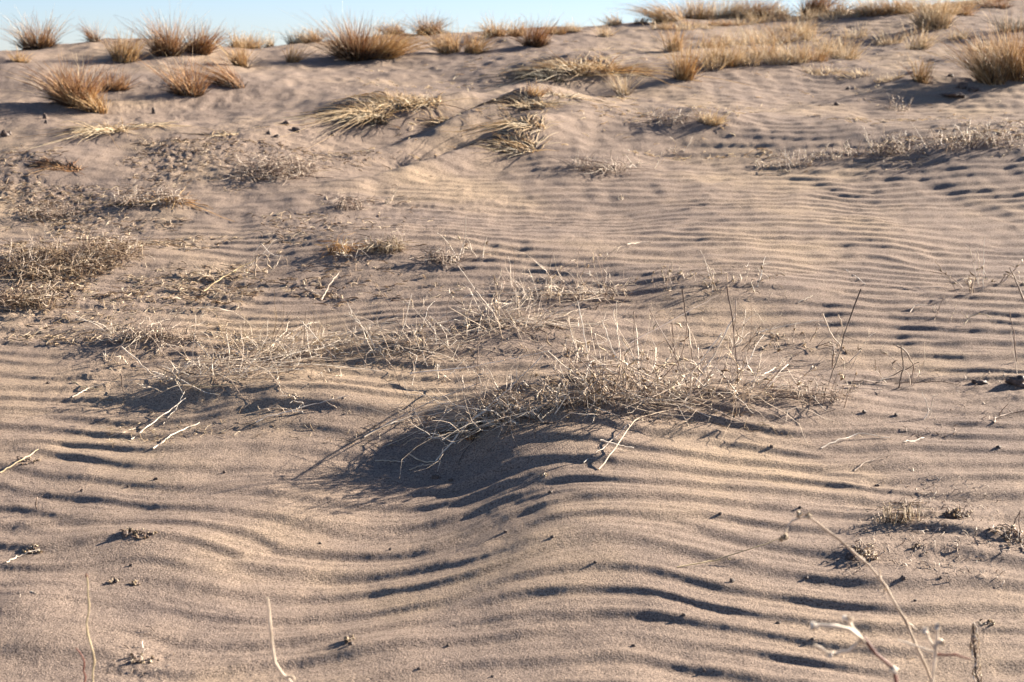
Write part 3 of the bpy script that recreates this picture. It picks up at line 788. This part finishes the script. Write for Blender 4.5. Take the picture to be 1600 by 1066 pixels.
# ------------------------------------------------------------------ single stalks, each by its own course
S_ = [
 ([(785, 512, 512), (752, 465, 512), (716, 416, 512)], "dark jointed stalk leaning up left from the sand hump", M_TWIG, .0026),
 ([(985, 536, 600), (1055, 498, 560), (1122, 462, 470)], "long thin dark stalk rising right behind the densest thicket", M_DARKTWIG, 0.0013),
 ([(640, 584, 600), (745, 572, 600), (850, 551, 620), (858, 548, 620)], "long pale stalk lying nearly level left of the thicket", M_STRAW, .0024),
 ([(855, 549, 622), (905, 590, 622), (948, 632, 632)], "pale stalk dropping right from the end of the level one", M_STRAW, .0024),
 ([(569, 684, 684), (628, 650, 660), (680, 625, 655), (752, 597, 650)], "longest pale stalk reaching down left from the main mound", M_STRAW, .0024),
 ([(600, 668, 668), (650, 648, 655), (705, 628, 650)], "pale stalk lying just above the longest one", M_STRAW, .0018),
 ([(681, 722, 722), (728, 665, 690), (790, 612, 640), (848, 555, 625)], "straight brown stalk crossing the black shadow up to the thicket", M_STRAW, .002),
 ([(960, 558, 622), (1050, 608, 625), (1158, 662, 662)], "long pale stalk slanting down right from the thicket, upper of two", M_STRAW, .0025),
 ([(945, 575, 620), (1020, 612, 625), (1110, 655, 655)], "long pale stalk slanting down right from the thicket, lower of two", M_STRAW, .002),
 ([(1150, 490, 610), (1110, 562, 615), (1072, 628, 628)], "pale upright stalk leaning right, taller of the crossed pair", M_STRAW, .0026),
 ([(1128, 520, 610), (1088, 575, 615), (1048, 622, 622)], "pale upright stalk leaning right, shorter of the crossed pair", M_STRAW, .0022),
 ([(1066, 452, 608), (1073, 500, 608), (1088, 600, 608)], "dark jointed upright stalk left of the crossed pair", M_DARKTWIG, 0.0018),
 ([(1136, 448, 612), (1145, 500, 612), (1151, 552, 612), (1154, 608, 612)], "dark jointed upright stalk right of the crossed pair", M_DARKTWIG, 0.0020),
 ([(1150, 470, 612), (1146, 540, 612), (1138, 606, 612)], "slim brown upright stalk beside the dark one on the right", M_TWIG, .0018),
 ([(1050, 505, 600), (1055, 560, 600), (1068, 606, 606)], "short thin upright stalk at the left of the upright group", M_TWIG, .0016),
 ([(990, 487, 610), (992, 540, 610), (990, 600, 610)], "thin upright stalk with a tufted tip above the thicket", M_TWIG, .0016),
 ([(940, 500, 610), (960, 555, 612), (985, 612, 614)], "thin pale upright stalk above the thicket", M_STRAW, .0018),
 ([(902, 470, 600), (915, 530, 605), (925, 610, 612)], "slender stalk rising highest over the left of the thicket", M_STRAW, .0018),
 ([(1345, 452, 600), (1322, 515, 600), (1308, 560, 600), (1294, 604, 604)], "dark brown upright stalk rising from the right sand pile", M_DARKTWIG, 0.0020),
 ([(1285, 490, 575), (1300, 525, 575), (1315, 540, 575), (1302, 570, 575)], "pale forked stalk crossing the dark one on the right sand pile", M_STRAW, .003),
 ([(1310, 492, 575), (1318, 515, 575), (1308, 545, 575)], "short pale curled stalk at the tip of the fork", M_STRAW, .002),
 ([(1368, 600, 600), (1400, 584, 598), (1436, 566, 598)], "dark stalk leaning over the hooked weed", M_DARKTWIG, 0.0018),
 ([(1404, 608, 608), (1411, 575, 604), (1408, 540, 604)], "dark upright stub of the hooked weed", M_DARKTWIG, 0.0020),
 ([(1400, 540, 604), (1416, 548, 604), (1428, 575, 604), (1424, 602, 604)], "brown hooked stalk curving over right", M_TWIG, .0022),
 ([(935, 735, 735), (958, 706, 712), (992, 655, 668), (1058, 639, 645)], "pale stalk bent at a joint below the thicket", M_STRAW, .002),
 ([(912, 724, 724), (950, 694, 700), (985, 660, 670)], "thin straw beside the bent stalk below the thicket", M_STRAW, .0013),
 ([(938, 688, 706), (965, 695, 706), (990, 700, 706)], "short pale stalk held clear of the sand, casting a long thin shadow", M_STRAW, .0024),
 ([(205, 688, 688), (245, 655, 662), (290, 622, 634)], "pale stalk reaching down left out of the black shadow", M_STRAW, .0022),
 ([(172, 684, 684), (190, 676, 678), (212, 669, 672)], "short pale twig at the tip of the black shadow", M_STRAW, .0016),
 ([(239, 702, 702), (272, 678, 682), (312, 660, 664)], "pale stalk lying alone below the left mound", M_STRAW, .0024),
 ([(255, 664, 664), (275, 640, 642), (288, 612, 630)], "thin curved straw hanging off the left mound", M_STRAW, .0015),
 ([(190, 542, 570), (235, 583, 590), (282, 603, 606)], "long pale stalk slanting down right into the left mound", M_STRAW, .0022),
 ([(172, 566, 566), (196, 530, 566), (208, 508, 566)], "straight pale straw leaning right at the far left of the weed line", M_STRAW, .0018),
 ([(188, 584, 624), (192, 605, 624), (194, 626, 626)], "short dark upright stub below the left weeds", M_DARKTWIG, 0.0015),
 ([(298, 590, 600), (360, 586, 598), (424, 575, 594)], "level pale stalk on top of the left mound, upper one", M_STRAW, .0022),
 ([(290, 602, 608), (330, 604, 608), (366, 600, 606)], "level brown stalk on top of the left mound, lower one", M_STRAW_Y, .002),
 ([(200, 596, 604), (240, 590, 604), (300, 588, 602)], "thin level stalk reaching left from the left mound", M_STRAW, .0016),
 ([(255, 535, 560), (285, 555, 570), (305, 568, 574)], "pale bent straw above the left mound", M_STRAW, .0018),
 ([(472, 502, 556), (500, 535, 556), (525, 562, 562)], "slanting pale stalk in the middle gap", M_STRAW, .0018),
 ([(304, 516, 520), (306, 480, 520), (340, 481, 520), (362, 486, 520), (400, 512, 522)], "thin arched straw with a square bend behind the left weeds", M_STRAW, .0014),
 ([(318, 455, 458), (345, 436, 448), (372, 420, 430), (400, 405, 425)], "long yellow straw rising to the bright white bent weed", M_STRAW_Y, .002),
 ([(398, 432, 434), (400, 400, 432), (416, 398, 432), (422, 410, 432)], "bright white folded stalk standing behind the left weeds", M_STRAW, .0032),
 ([(400, 392, 425), (408, 380, 425), (418, 393, 425), (430, 400, 425), (450, 400, 425)], "white zigzag straw above the bright folded stalk", M_STRAW, .002),
 ([(502, 470, 470), (515, 445, 455), (530, 425, 440)], "brown short stalk leaning right behind the middle gap", M_TWIG, .0026),
 ([(468, 449, 455), (484, 452, 458), (500, 462, 464)], "short pale stalk touching the brown leaning one", M_STRAW, .0018),
 ([(725, 400, 402), (727, 365, 402), (729, 335, 402)], "tall thin white stem on the middle slope", M_STRAW, .0014),
 ([(980, 382, 388), (998, 379, 386), (1018, 379, 385)], "single white stalk lying level on the middle slope", M_STRAW, .0026),
 ([(700, 620, 640), (735, 604, 640), (760, 592, 640)], "pale straw on bare sand left of the thicket", M_STRAW, .0016),
 ([(1180, 520, 530), (1230, 508, 522), (1280, 500, 520), (1300, 502, 520)], "thin pale straw running level to the fork", M_STRAW, .0014),
 ([(1170, 600, 602), (1190, 588, 598), (1212, 574, 592)], "straight pale twig leaning right beside the thicket", M_STRAW, .002),
 ([(1247, 474, 474), (1258, 468, 470), (1270, 462, 466)], "short pale twig on the ripples behind the right sand pile", M_STRAW, .0014),
 ([(1322, 422, 424), (1335, 430, 432), (1352, 444, 446)], "white twig lying on the ripples above the dark brown stalk", M_STRAW, .0018),
 ([(1422, 488, 490), (1428, 478, 486), (1446, 476, 486), (1462, 482, 487)], "white arched twig on the right ripples", M_STRAW, .002),
 ([(1506, 508, 510), (1516, 494, 506), (1535, 490, 506), (1550, 496, 507)], "pale double arched straw on the right ripples", M_STRAW_Y, .0018),
 ([(1460, 500, 502), (1468, 478, 500), (1476, 460, 500)], "thin dark twig standing on the right ripples", M_TWIG, .0016),
 ([(1486, 500, 502), (1490, 488, 500), (1494, 476, 500)], "short curled pale twig standing on the right ripples", M_STRAW, .002),
 ([(1588, 565, 566), (1584, 520, 566), (1578, 488, 566)], "jointed pale stalk standing near the right edge", M_TWIG, .0024),
 ([(1600, 470, 480), (1590, 445, 480), (1578, 418, 480)], "jointed brown stalk leaning left at the right edge", M_TWIG, .0034),
 ([(1592, 600, 600), (1586, 560, 600), (1580, 518, 600)], "slim pale stalk rising by the jointed one", M_STRAW, .0016),
 ([(1529, 448, 450), (1529, 410, 450), (1527, 388, 450)], "thin straight pole left of the curled leafy stalk", M_STRAW, .0014),
 ([(1536, 452, 454), (1537, 400, 454), (1539, 370, 454)], "tallest thin straight pole near the right edge", M_STRAW, .0014),
 ([(1283, 702, 702), (1310, 688, 692), (1345, 677, 684), (1390, 684, 686)], "bent pale twig lying below the right sand pile", M_STRAW, .002),
 ([(1412, 692, 692), (1428, 689, 690), (1444, 684, 686)], "short white twig lying right of the bent one", M_STRAW, .0022),
 ([(1335, 736, 737), (1352, 722, 724), (1380, 714, 718), (1392, 712, 716)], "little dark twig with a white head on the right ripples", M_TWIG, .0018),
 ([(1452, 652, 653), (1458, 618, 652), (1465, 617, 652)], "thin pale forked straw standing on the right", M_STRAW, .0014),
 ([(1444, 655, 656), (1452, 640, 654), (1440, 610, 652)], "thin slanting straw beside the forked one", M_STRAW, .0014),
 ([(1553, 662, 662), (1556, 652, 656), (1580, 645, 650), (1600, 642, 648)], "dark stalk lying at the right edge with a black shadow", M_TWIG, .0028),
 ([(1398, 600, 600), (1470, 596, 598), (1490, 600, 601)], "dark low stalk lying right of the hooked weed", M_DARKTWIG, 0.0014),
 ([(1320, 597, 599), (1350, 595, 598), (1380, 598, 599)], "low brown twig lying between the right weeds", M_TWIG, .002),
 ([(1058, 888, 888), (1120, 874, 880), (1180, 856, 872), (1222, 841, 868)], "long thin straw on the foreground ripples pointing at the arching branch", M_STRAW_Y, .0014),
 ([(586, 721, 722), (610, 721, 722), (632, 722, 724)], "short white twig lying in the big black shadow", M_STRAW, .0018),
 ([(640, 710, 716), (662, 722, 724), (690, 722, 724)], "white curved twig lying in the big black shadow", M_STRAW, .0022),
 ([(640, 735, 736), (655, 728, 732), (680, 724, 728)], "pale twig lowest in the big black shadow", M_STRAW, .0018),
 ([(630, 696, 698), (648, 684, 694), (665, 684, 694)], "curved thin twig in the middle of the big black shadow", M_STRAW, .0016),
 ([(680, 672, 690), (690, 690, 694), (700, 697, 698)], "slanting pale twig at the right of the big black shadow", M_STRAW, .0014),
 ([(0, 740, 740), (28, 722, 726), (60, 702, 712)], "pale straw lying over a dark stub at the left edge", M_STRAW_Y, .002),
 ([(10, 880, 880), (30, 868, 872), (62, 858, 864)], "thin pale twig lying at the left edge near a black clod", M_STRAW, .0016),
 ([(113, 622, 622), (140, 606, 610), (170, 597, 603)], "short pale twig left of the black shadow", M_STRAW, .0018),
 ([(113, 596, 598), (130, 605, 608), (160, 609, 611)], "pale twig lying among dark ripples left of the weeds", M_STRAW_Y, .0018),
 ([(56, 796, 796), (57, 785, 796), (58, 776, 796)], "tiny upright stub on the left foreground sand", M_TWIG, .0016),
 ([(430, 562, 562), (436, 600, 602), (438, 612, 612)], "thin straw falling toward the viewer right of the left mound", M_STRAW, .0013),
 ([(400, 660, 662), (440, 645, 650), (500, 630, 636), (545, 618, 626)], "long flat straw right of the left mound, longest of its bundle", M_STRAW, .0018),
 ([(345, 676, 678), (380, 660, 664), (430, 650, 656)], "thin dark straw lying below the flat straw bundle", M_TWIG, .0014),
]
for pts, lab, m, r in S_:
    stalk(pts, lab, m, r * (1.1 if m in (M_STRAW, M_STRAW_Y) else 1.1), twigs=3 if len(pts) > 3 else 0)

# ------------------------------------------------------------------ out of focus twigs close to the camera
def point(u, v, d):
    q = ray(u, v); t = d / q[1]
    return np.array([q[0] * t, d, H_CAM + q[2] * t])
def to_ground(p, dx=0, dy=0):
    x, y = p[0] + dx, p[1] + dy
    return np.array([x, y, terrain(np.array([x]), np.array([y]))[0] - .01])
def rod(name, pts, r0, r1, mat, parent=None, S=16, wob=.0012, knots=True):
    P = smooth_path(pts, S, wob)[None]
    R = np.linspace(r0, r1, S)[None].copy()
    if knots: R[0, ::3] *= 1.35
    return tube_obj(name, P, R, mat, parent, sides=7)
def near_plant(name, base, label, cat):
    return empty(name, tuple(base), label, cat)
def bud(P, r, mat, parent, name='bud'):
    V, Q = [], []
    n = 14
    c = np.array(P)
    L = []
    for i in range(n):
        d = rng.normal(0, 1, 3); d /= np.linalg.norm(d)
        L.append([c, c + d * r * .6, c + d * r * 1.3 + rng.normal(0, r * .2, 3)])
    L = np.array(L); R = np.tile(np.array([[.5, .45, .15]]) * r, (n, 1))
    return tube_obj(name, L, R, mat, parent, sides=5)

d0 = 3.0
tip = [point(1458, 1072, d0), point(1440, 1030, d0), point(1412, 965, d0 + .02), point(1378, 905, d0 + .04), point(1345, 872, d0 + .06), point(1290, 825, d0 + .08), point(1262, 806, d0 + .09)]
b = to_ground(tip[0], .05, 0)
root = near_plant('arching_branch', b, "pale arching twig with swollen nodes curving left across the lower right corner", 'branch')
rod('main_stem', [b] + tip, 0.0033, 0.0019, M_STRAW, root, 30)
rod('side_twig', [tip[-1], point(1235, 815, d0 + .1), point(1222, 842, d0 + .11)], 0.0017, 0.0009, M_TWIG, root, 8)
for (u, v) in [(1262, 806), (1248, 804), (1222, 842), (1228, 838), (1345, 874)]:
    bud(point(u, v, d0 + .09), .0055, M_LEAF if u < 1300 else M_STRAW, root)
for (a, c) in [((1375, 903), (1374, 890)), ((1377, 915), (1370, 925)), ((1382, 920), (1380, 930)), ((1412, 972), (1402, 974)), ((1420, 975), (1432, 984)), ((1428, 1028), (1415, 1030))]:
    rod('thorn', [point(*a, d0 + .03), point((a[0] + c[0]) / 2, (a[1] + c[1]) / 2 + 1, d0 + .03), point(*c, d0 + .03)], 0.0023, 0.0008, M_STRAW, root, 4)

d1 = 2.55
j = point(1350, 1010, d1); k2 = point(1398, 1045, d1); b = to_ground(point(1405, 1080, d1), .03, 0)
root = near_plant('forked_twig', b, "blurred pale forked twig with a red stem near the bottom right corner", 'twig')
rod('main_stem', [b, point(1402, 1068, d1), k2, point(1375, 1028, d1), j, point(1348, 995, d1)], 0.0031, 0.0027, M_REDTWIG, root, 16)
rod('side_twig', [point(1350, 1005, d1), point(1335, 988, d1 - .02), point(1312, 978, d1 - .03), point(1272, 978, d1 - .04)], 0.0030, 0.0023, M_STRAW, root, 10)
rod('side_twig', [point(1340, 992, d1), point(1330, 980, d1), point(1324, 966, d1)], 0.0033, 0.0028, M_STRAW, root, 6)
rod('side_twig', [point(1345, 1000, d1), point(1322, 1018, d1), point(1300, 1022, d1), point(1272, 1008, d1)], 0.0027, 0.0019, M_STRAW, root, 8)
for (u, v) in [(1272, 979), (1324, 966), (1300, 1021), (1398, 1047)]: bud(point(u, v, d1), .006, M_STRAW, root)

d2 = 2.7
b = to_ground(point(1455, 1085, d2))
root = near_plant('budded_twig', b, "blurred upright twig with pale tips right of the arching branch", 'twig')
rod('main_stem', [b, point(1456, 1066, d2), point(1460, 1025, d2), point(1466, 1000, d2), point(1465, 980, d2)], 0.0027, 0.0022, M_STRAW, root, 14)
rod('side_twig', [point(1461, 1015, d2), point(1452, 1000, d2), point(1445, 987, d2)], 0.0022, 0.0019, M_STRAW, root, 6)
rod('side_twig', [point(1461, 1020, d2), point(1430, 1008, d2), point(1402, 1000, d2)], 0.0020, 0.0012, M_STRAW, root, 6)
rod('side_twig', [point(1461, 1022, d2), point(1490, 1022, d2), point(1516, 1030, d2)], 0.0020, 0.0014, M_REDTWIG, root, 6)
for (u, v) in [(1465, 980), (1445, 986), (1470, 1003)]: bud(point(u, v, d2), .006, M_STRAW, root)

d3 = 3.5
b = to_ground(point(1530, 1085, d3))
root = near_plant('seed_stalk', b, "dried looped seed stalk standing at the bottom right edge", 'seed stalk')
rod('main_stem', [b, point(1528, 1066, d3), point(1522, 1020, d3), point(1520, 975, d3)], 0.0020, 0.0014, M_DARKTWIG, root, 14)
for i in range(26):
    v = 985 + rng.random() * 82; u = 1521 + (v - 985) * .08
    w = 3 + 5 * rng.random(); s_ = rng.choice([-1, 1])
    rod('seed_husk', [point(u, v + 10, d3), point(u + s_ * w, v + 4, d3 + rng.normal(0, .006)), point(u + s_ * w * .9, v - 6, d3 + rng.normal(0, .006)), point(u, v - 14, d3)], .0016, .0010, [M_STRAW, M_LEAF, M_TWIG][i % 3], root, 7, .0006, False)

dl = 3.25
b = to_ground(point(146, 1085, dl))
root = near_plant('bare_stem', b, "thin pale bare stem standing at the lower left, left of the white forked stick", 'stem')
rod('main_stem', [b, point(145, 1066, dl), point(146, 1025, dl), point(136, 985, dl), point(138, 940, dl), point(135, 898, dl)], 0.0025, 0.0014, M_STRAW_Y, root, 22)
rod('side_twig', [point(132, 1066, dl), point(130, 1025, dl), point(118, 1012, dl)], 0.0017, 0.0009, M_REDTWIG, root, 8)
bud(point(135, 900, dl), .003, M_REDTWIG, root)

dl = 2.8
b = to_ground(point(455, 1085, dl), .02, 0)
root = near_plant('white_stick', b, "bleached white stick with a kink standing at the bottom edge, left of centre", 'stick')
rod('main_stem', [b, point(460, 1070, dl), point(445, 1054, dl), point(430, 1040, dl), point(424, 1000, dl), point(421, 965, dl), point(418, 934, dl)], 0.0037, 0.0020, M_STRAW, root, 24)
rod('side_twig', [point(448, 1058, dl), point(455, 1056, dl), point(460, 1064, dl)], 0.0023, 0.0016, M_STRAW, root, 6)

# ------------------------------------------------------------------ clods and half buried stubs that throw black shadows
import bmesh
from mathutils import noise as mnoise
def clod(u, v, w, h, label, mat=M_CLOD, group="dark clods and stubs sticking out of the sand", name='clod', cat='clod', seed=0):
    x, y, z = ground_hit(u, v); D = math.hypot(x, y); W = w / F * D * .5; Hh = h / F * D
    bm = bmesh.new(); bmesh.ops.create_icosphere(bm, subdivisions=3, radius=1)
    for vt in bm.verts:
        n = mnoise.noise(vt.co * 1.7 + Vector((seed * 3.1, 0, 0))) * .7 + mnoise.noise(vt.co * 4.5 + Vector((0, seed, 0))) * .4
        vt.co *= (1 + n)
        vt.co.x *= W; vt.co.y *= W * .8; vt.co.z = vt.co.z * Hh * .8
    me = bpy.data.meshes.new(name); bm.to_mesh(me); bm.free()
    a = me.attributes.new('rnd', 'FLOAT', 'POINT'); a.data.foreach_set('value', rng.random(len(me.vertices)).astype(np.float32) * .8)
    for p in me.polygons: p.use_smooth = True
    me.materials.append(mat)
    o = bpy.data.objects.new(name, me); scene.collection.objects.link(o); o.location = (x, y, z + Hh * .15)
    return tag(o, label, cat, group)
def stub(u, v, w, h, label, n=10, mat=M_DARKTWIG):
    return weed(u, v, w, h, label, n, n * 2, n * 3, mat, M_TWIG, 0, .5, 'twig_stub', "dark clods and stubs sticking out of the sand", .0022, up=.8, kink=.5, sag=.4, cat='stub')
stub(222, 838, 26, 16, "little brown twig stub with a black shadow on the left foreground ripples", 14)
stub(198, 832, 22, 8, "flat stub left of the little brown twig stub", 10)
clod(195, 838, 12, 8, "dark clod throwing the black shadow on the left foreground ripples", seed=1)
stub(50, 862, 26, 14, "small black topped stub at the left edge of the foreground", 16)
stub(40, 722, 40, 12, "dark stub under the pale straw at the left edge", 14)
stub(214, 914, 20, 10, "tiny stub on the lower left sand, right one of two", 8)
stub(178, 910, 16, 6, "tiny stub on the lower left sand, left one of two", 8)
stub(543, 1002, 14, 16, "small upright black stub at the bottom, right of the white stick", 16)
clod(548, 1008, 9, 5, "little clod at the foot of the upright black stub", seed=2)
stub(225, 1032, 60, 10, "scattered brown bits at the bottom left", 16)
stub(1495, 806, 34, 22, "dark crumbling stub with a black shadow on the right foreground", 26)
clod(1484, 808, 16, 9, "black clod at the foot of the crumbling stub", seed=3)
mat_of(1410, 822, 70, 14, "brown crusty debris patch left of the crumbling stub", 60, .05, M_LEAF, 'debris_patch', .3, 'debris', None, 30, None, .0014, .8)
stub(1350, 868, 34, 34, "leafy grey sprig behind the arching branch", 26, M_TWIG)
clod(1330, 872, 20, 8, "black clod under the leafy grey sprig", seed=4)
stub(1435, 860, 30, 6, "small pale twig bits right of the leafy sprig", 8, M_TWIG)
stub(1590, 850, 60, 50, "dark twiggy stub entering at the right edge of the foreground", 16)
stub(1545, 975, 40, 8, "black low stub at the lower right edge", 10)
clod(1411, 905, 9, 5, "single small dark clod in the right foreground, by the bent part of the branch", seed=5)
clod(1143, 910, 8, 6, "tiny clod on the ripples left of the branch tip", seed=6)
stub(845, 745, 18, 12, "tiny pale folded twig on the ripples below the thicket", 4, M_STRAW)
stub(1575, 598, 50, 12, "half buried pale log end with a black hole at the right edge", 8, M_TWIG)
clod(1590, 602, 26, 12, "black hollow clod at the right edge", seed=7)
clod(1530, 600, 20, 7, "dark clod left of the black hollow one", seed=8)
stub(735, 685, 22, 16, "rust coloured leaf cluster in the black shadow", 14, M_RUST)
clod(680, 748, 9, 6, "small reddish clod at the lower end of the black shadow", seed=9)
clod(705, 752, 7, 4, "tiny reddish clod right of the one at the end of the black shadow", seed=10)
for i, (u, v, w, h) in enumerate([(447, 195, 9, 6), (462, 205, 12, 6), (432, 215, 9, 5), (420, 210, 6, 6), (520, 212, 6, 5)]):
    clod(u, v, w, h, "black clod beside the dark hollow on the upper slope", group="black clods beside the dark hollow", seed=20 + i)
for i, (u, v, w, h) in enumerate([(8, 213, 12, 9), (70, 186, 6, 8), (72, 193, 5, 5), (240, 178, 5, 8), (14, 210, 8, 5)]):
    clod(u, v, w, h, "black clod on the left slope below the windswept tuft", group="black clods on the left slope", seed=30 + i)
for i, (u, v, w, h) in enumerate([(1503, 138, 16, 8), (1520, 142, 16, 5), (1485, 120, 8, 4), (1325, 140, 6, 4), (1307, 164, 6, 4), (1490, 150, 36, 6)]):
    clod(u, v, w, h, "black clod left of the big stiff tuft on the upper right", group="black clods left of the big stiff tuft", seed=40 + i)

# pebbles
GPB = "small dark pebbles scattered on the foreground sand"
PB = [(200, 762), (243, 750), (128, 768), (75, 600), (790, 832), (863, 840), (655, 1046), (770, 1058), (205, 885), (1205, 700), (1068, 962), (1216, 975), (1370, 760), (1250, 795), (1125, 805), (930, 880), (700, 1010), (350, 740), (610, 860), (1350, 645), (1430, 940), (1260, 905), (1470, 905), (500, 850), (1400, 650), (1560, 700), (860, 770), (1100, 1050), (1270, 1000), (990, 1010)]
for i, (u, v) in enumerate(PB):
    clod(u, v, 4 + 3 * rng.random(), 3.5, "tiny dark pebble lying on the foreground ripples", group=GPB, name='pebble', cat='pebble', seed=60 + i)

# ------------------------------------------------------------------ uncountable plant litter
def litter(u0, u1, v0, v1, n, L, r, label, dens=None, mat=M_TWIG):
    xs, ys = [], []
    Pu = u0 + (u1 - u0) * (rng.beta(1.1, 1.9, n) if u0 == 0 else rng.uniform(0, 1, n)); Pv = rng.uniform(v0, v1, n)
    # corners of the patch on the ground
    ya = np.array([ground_hit(800, vv)[1] for vv in np.linspace(v0, v1, 12)])
    y = np.interp(Pv, np.linspace(v0, v1, 12), ya); x = (Pu - 800) / F * y
    if dens is not None:
        keep = patch(x + 5, y) + .8 * rng.random(n) > dens; x, y = x[keep], y[keep]
    n = len(x); a = rng.random(n) * 2 * math.pi
    P = stems_paths(x, y, L * (.3 + rng.random(n)), np.cos(a), np.sin(a) * .6, np.abs(rng.normal(0, .25, n)), S=4, kink=.4, sag=.8, lift=.01)
    P[:, 0, 2] += .01
    o = tube_obj('plant_litter', P, taper(n, 4, r), mat, None)
    return tag(o, label, 'litter', kind='stuff')
litter(0, 700, 215, 470, 3800, .055, .0026, "dark and grey plant crumbs strewn over the rough left slope", .35, M_MAT)
litter(0, 560, 300, 520, 1800, .06, .002, "pale straw crumbs among the dark ones on the left slope", .1, M_LEAF)
litter(150, 1250, 440, 660, 2200, .04, .0011, "straw crumbs strewn along the weed line", .2, M_LEAF)
litter(1180, 1600, 150, 270, 900, .06, .0022, "straw crumbs around the right shrub row", .2, M_LEAF)
litter(1330, 1600, 560, 900, 900, .022, .0013, "dark crumbs on the trampled right sand", .3)
litter(0, 260, 820, 1066, 420, .022, .0012, "dark crumbs on the lower left sand", .3)
litter(560, 1600, 60, 220, 1500, .07, .0024, "straw crumbs between the tufts below the crest", .3, M_PALE)
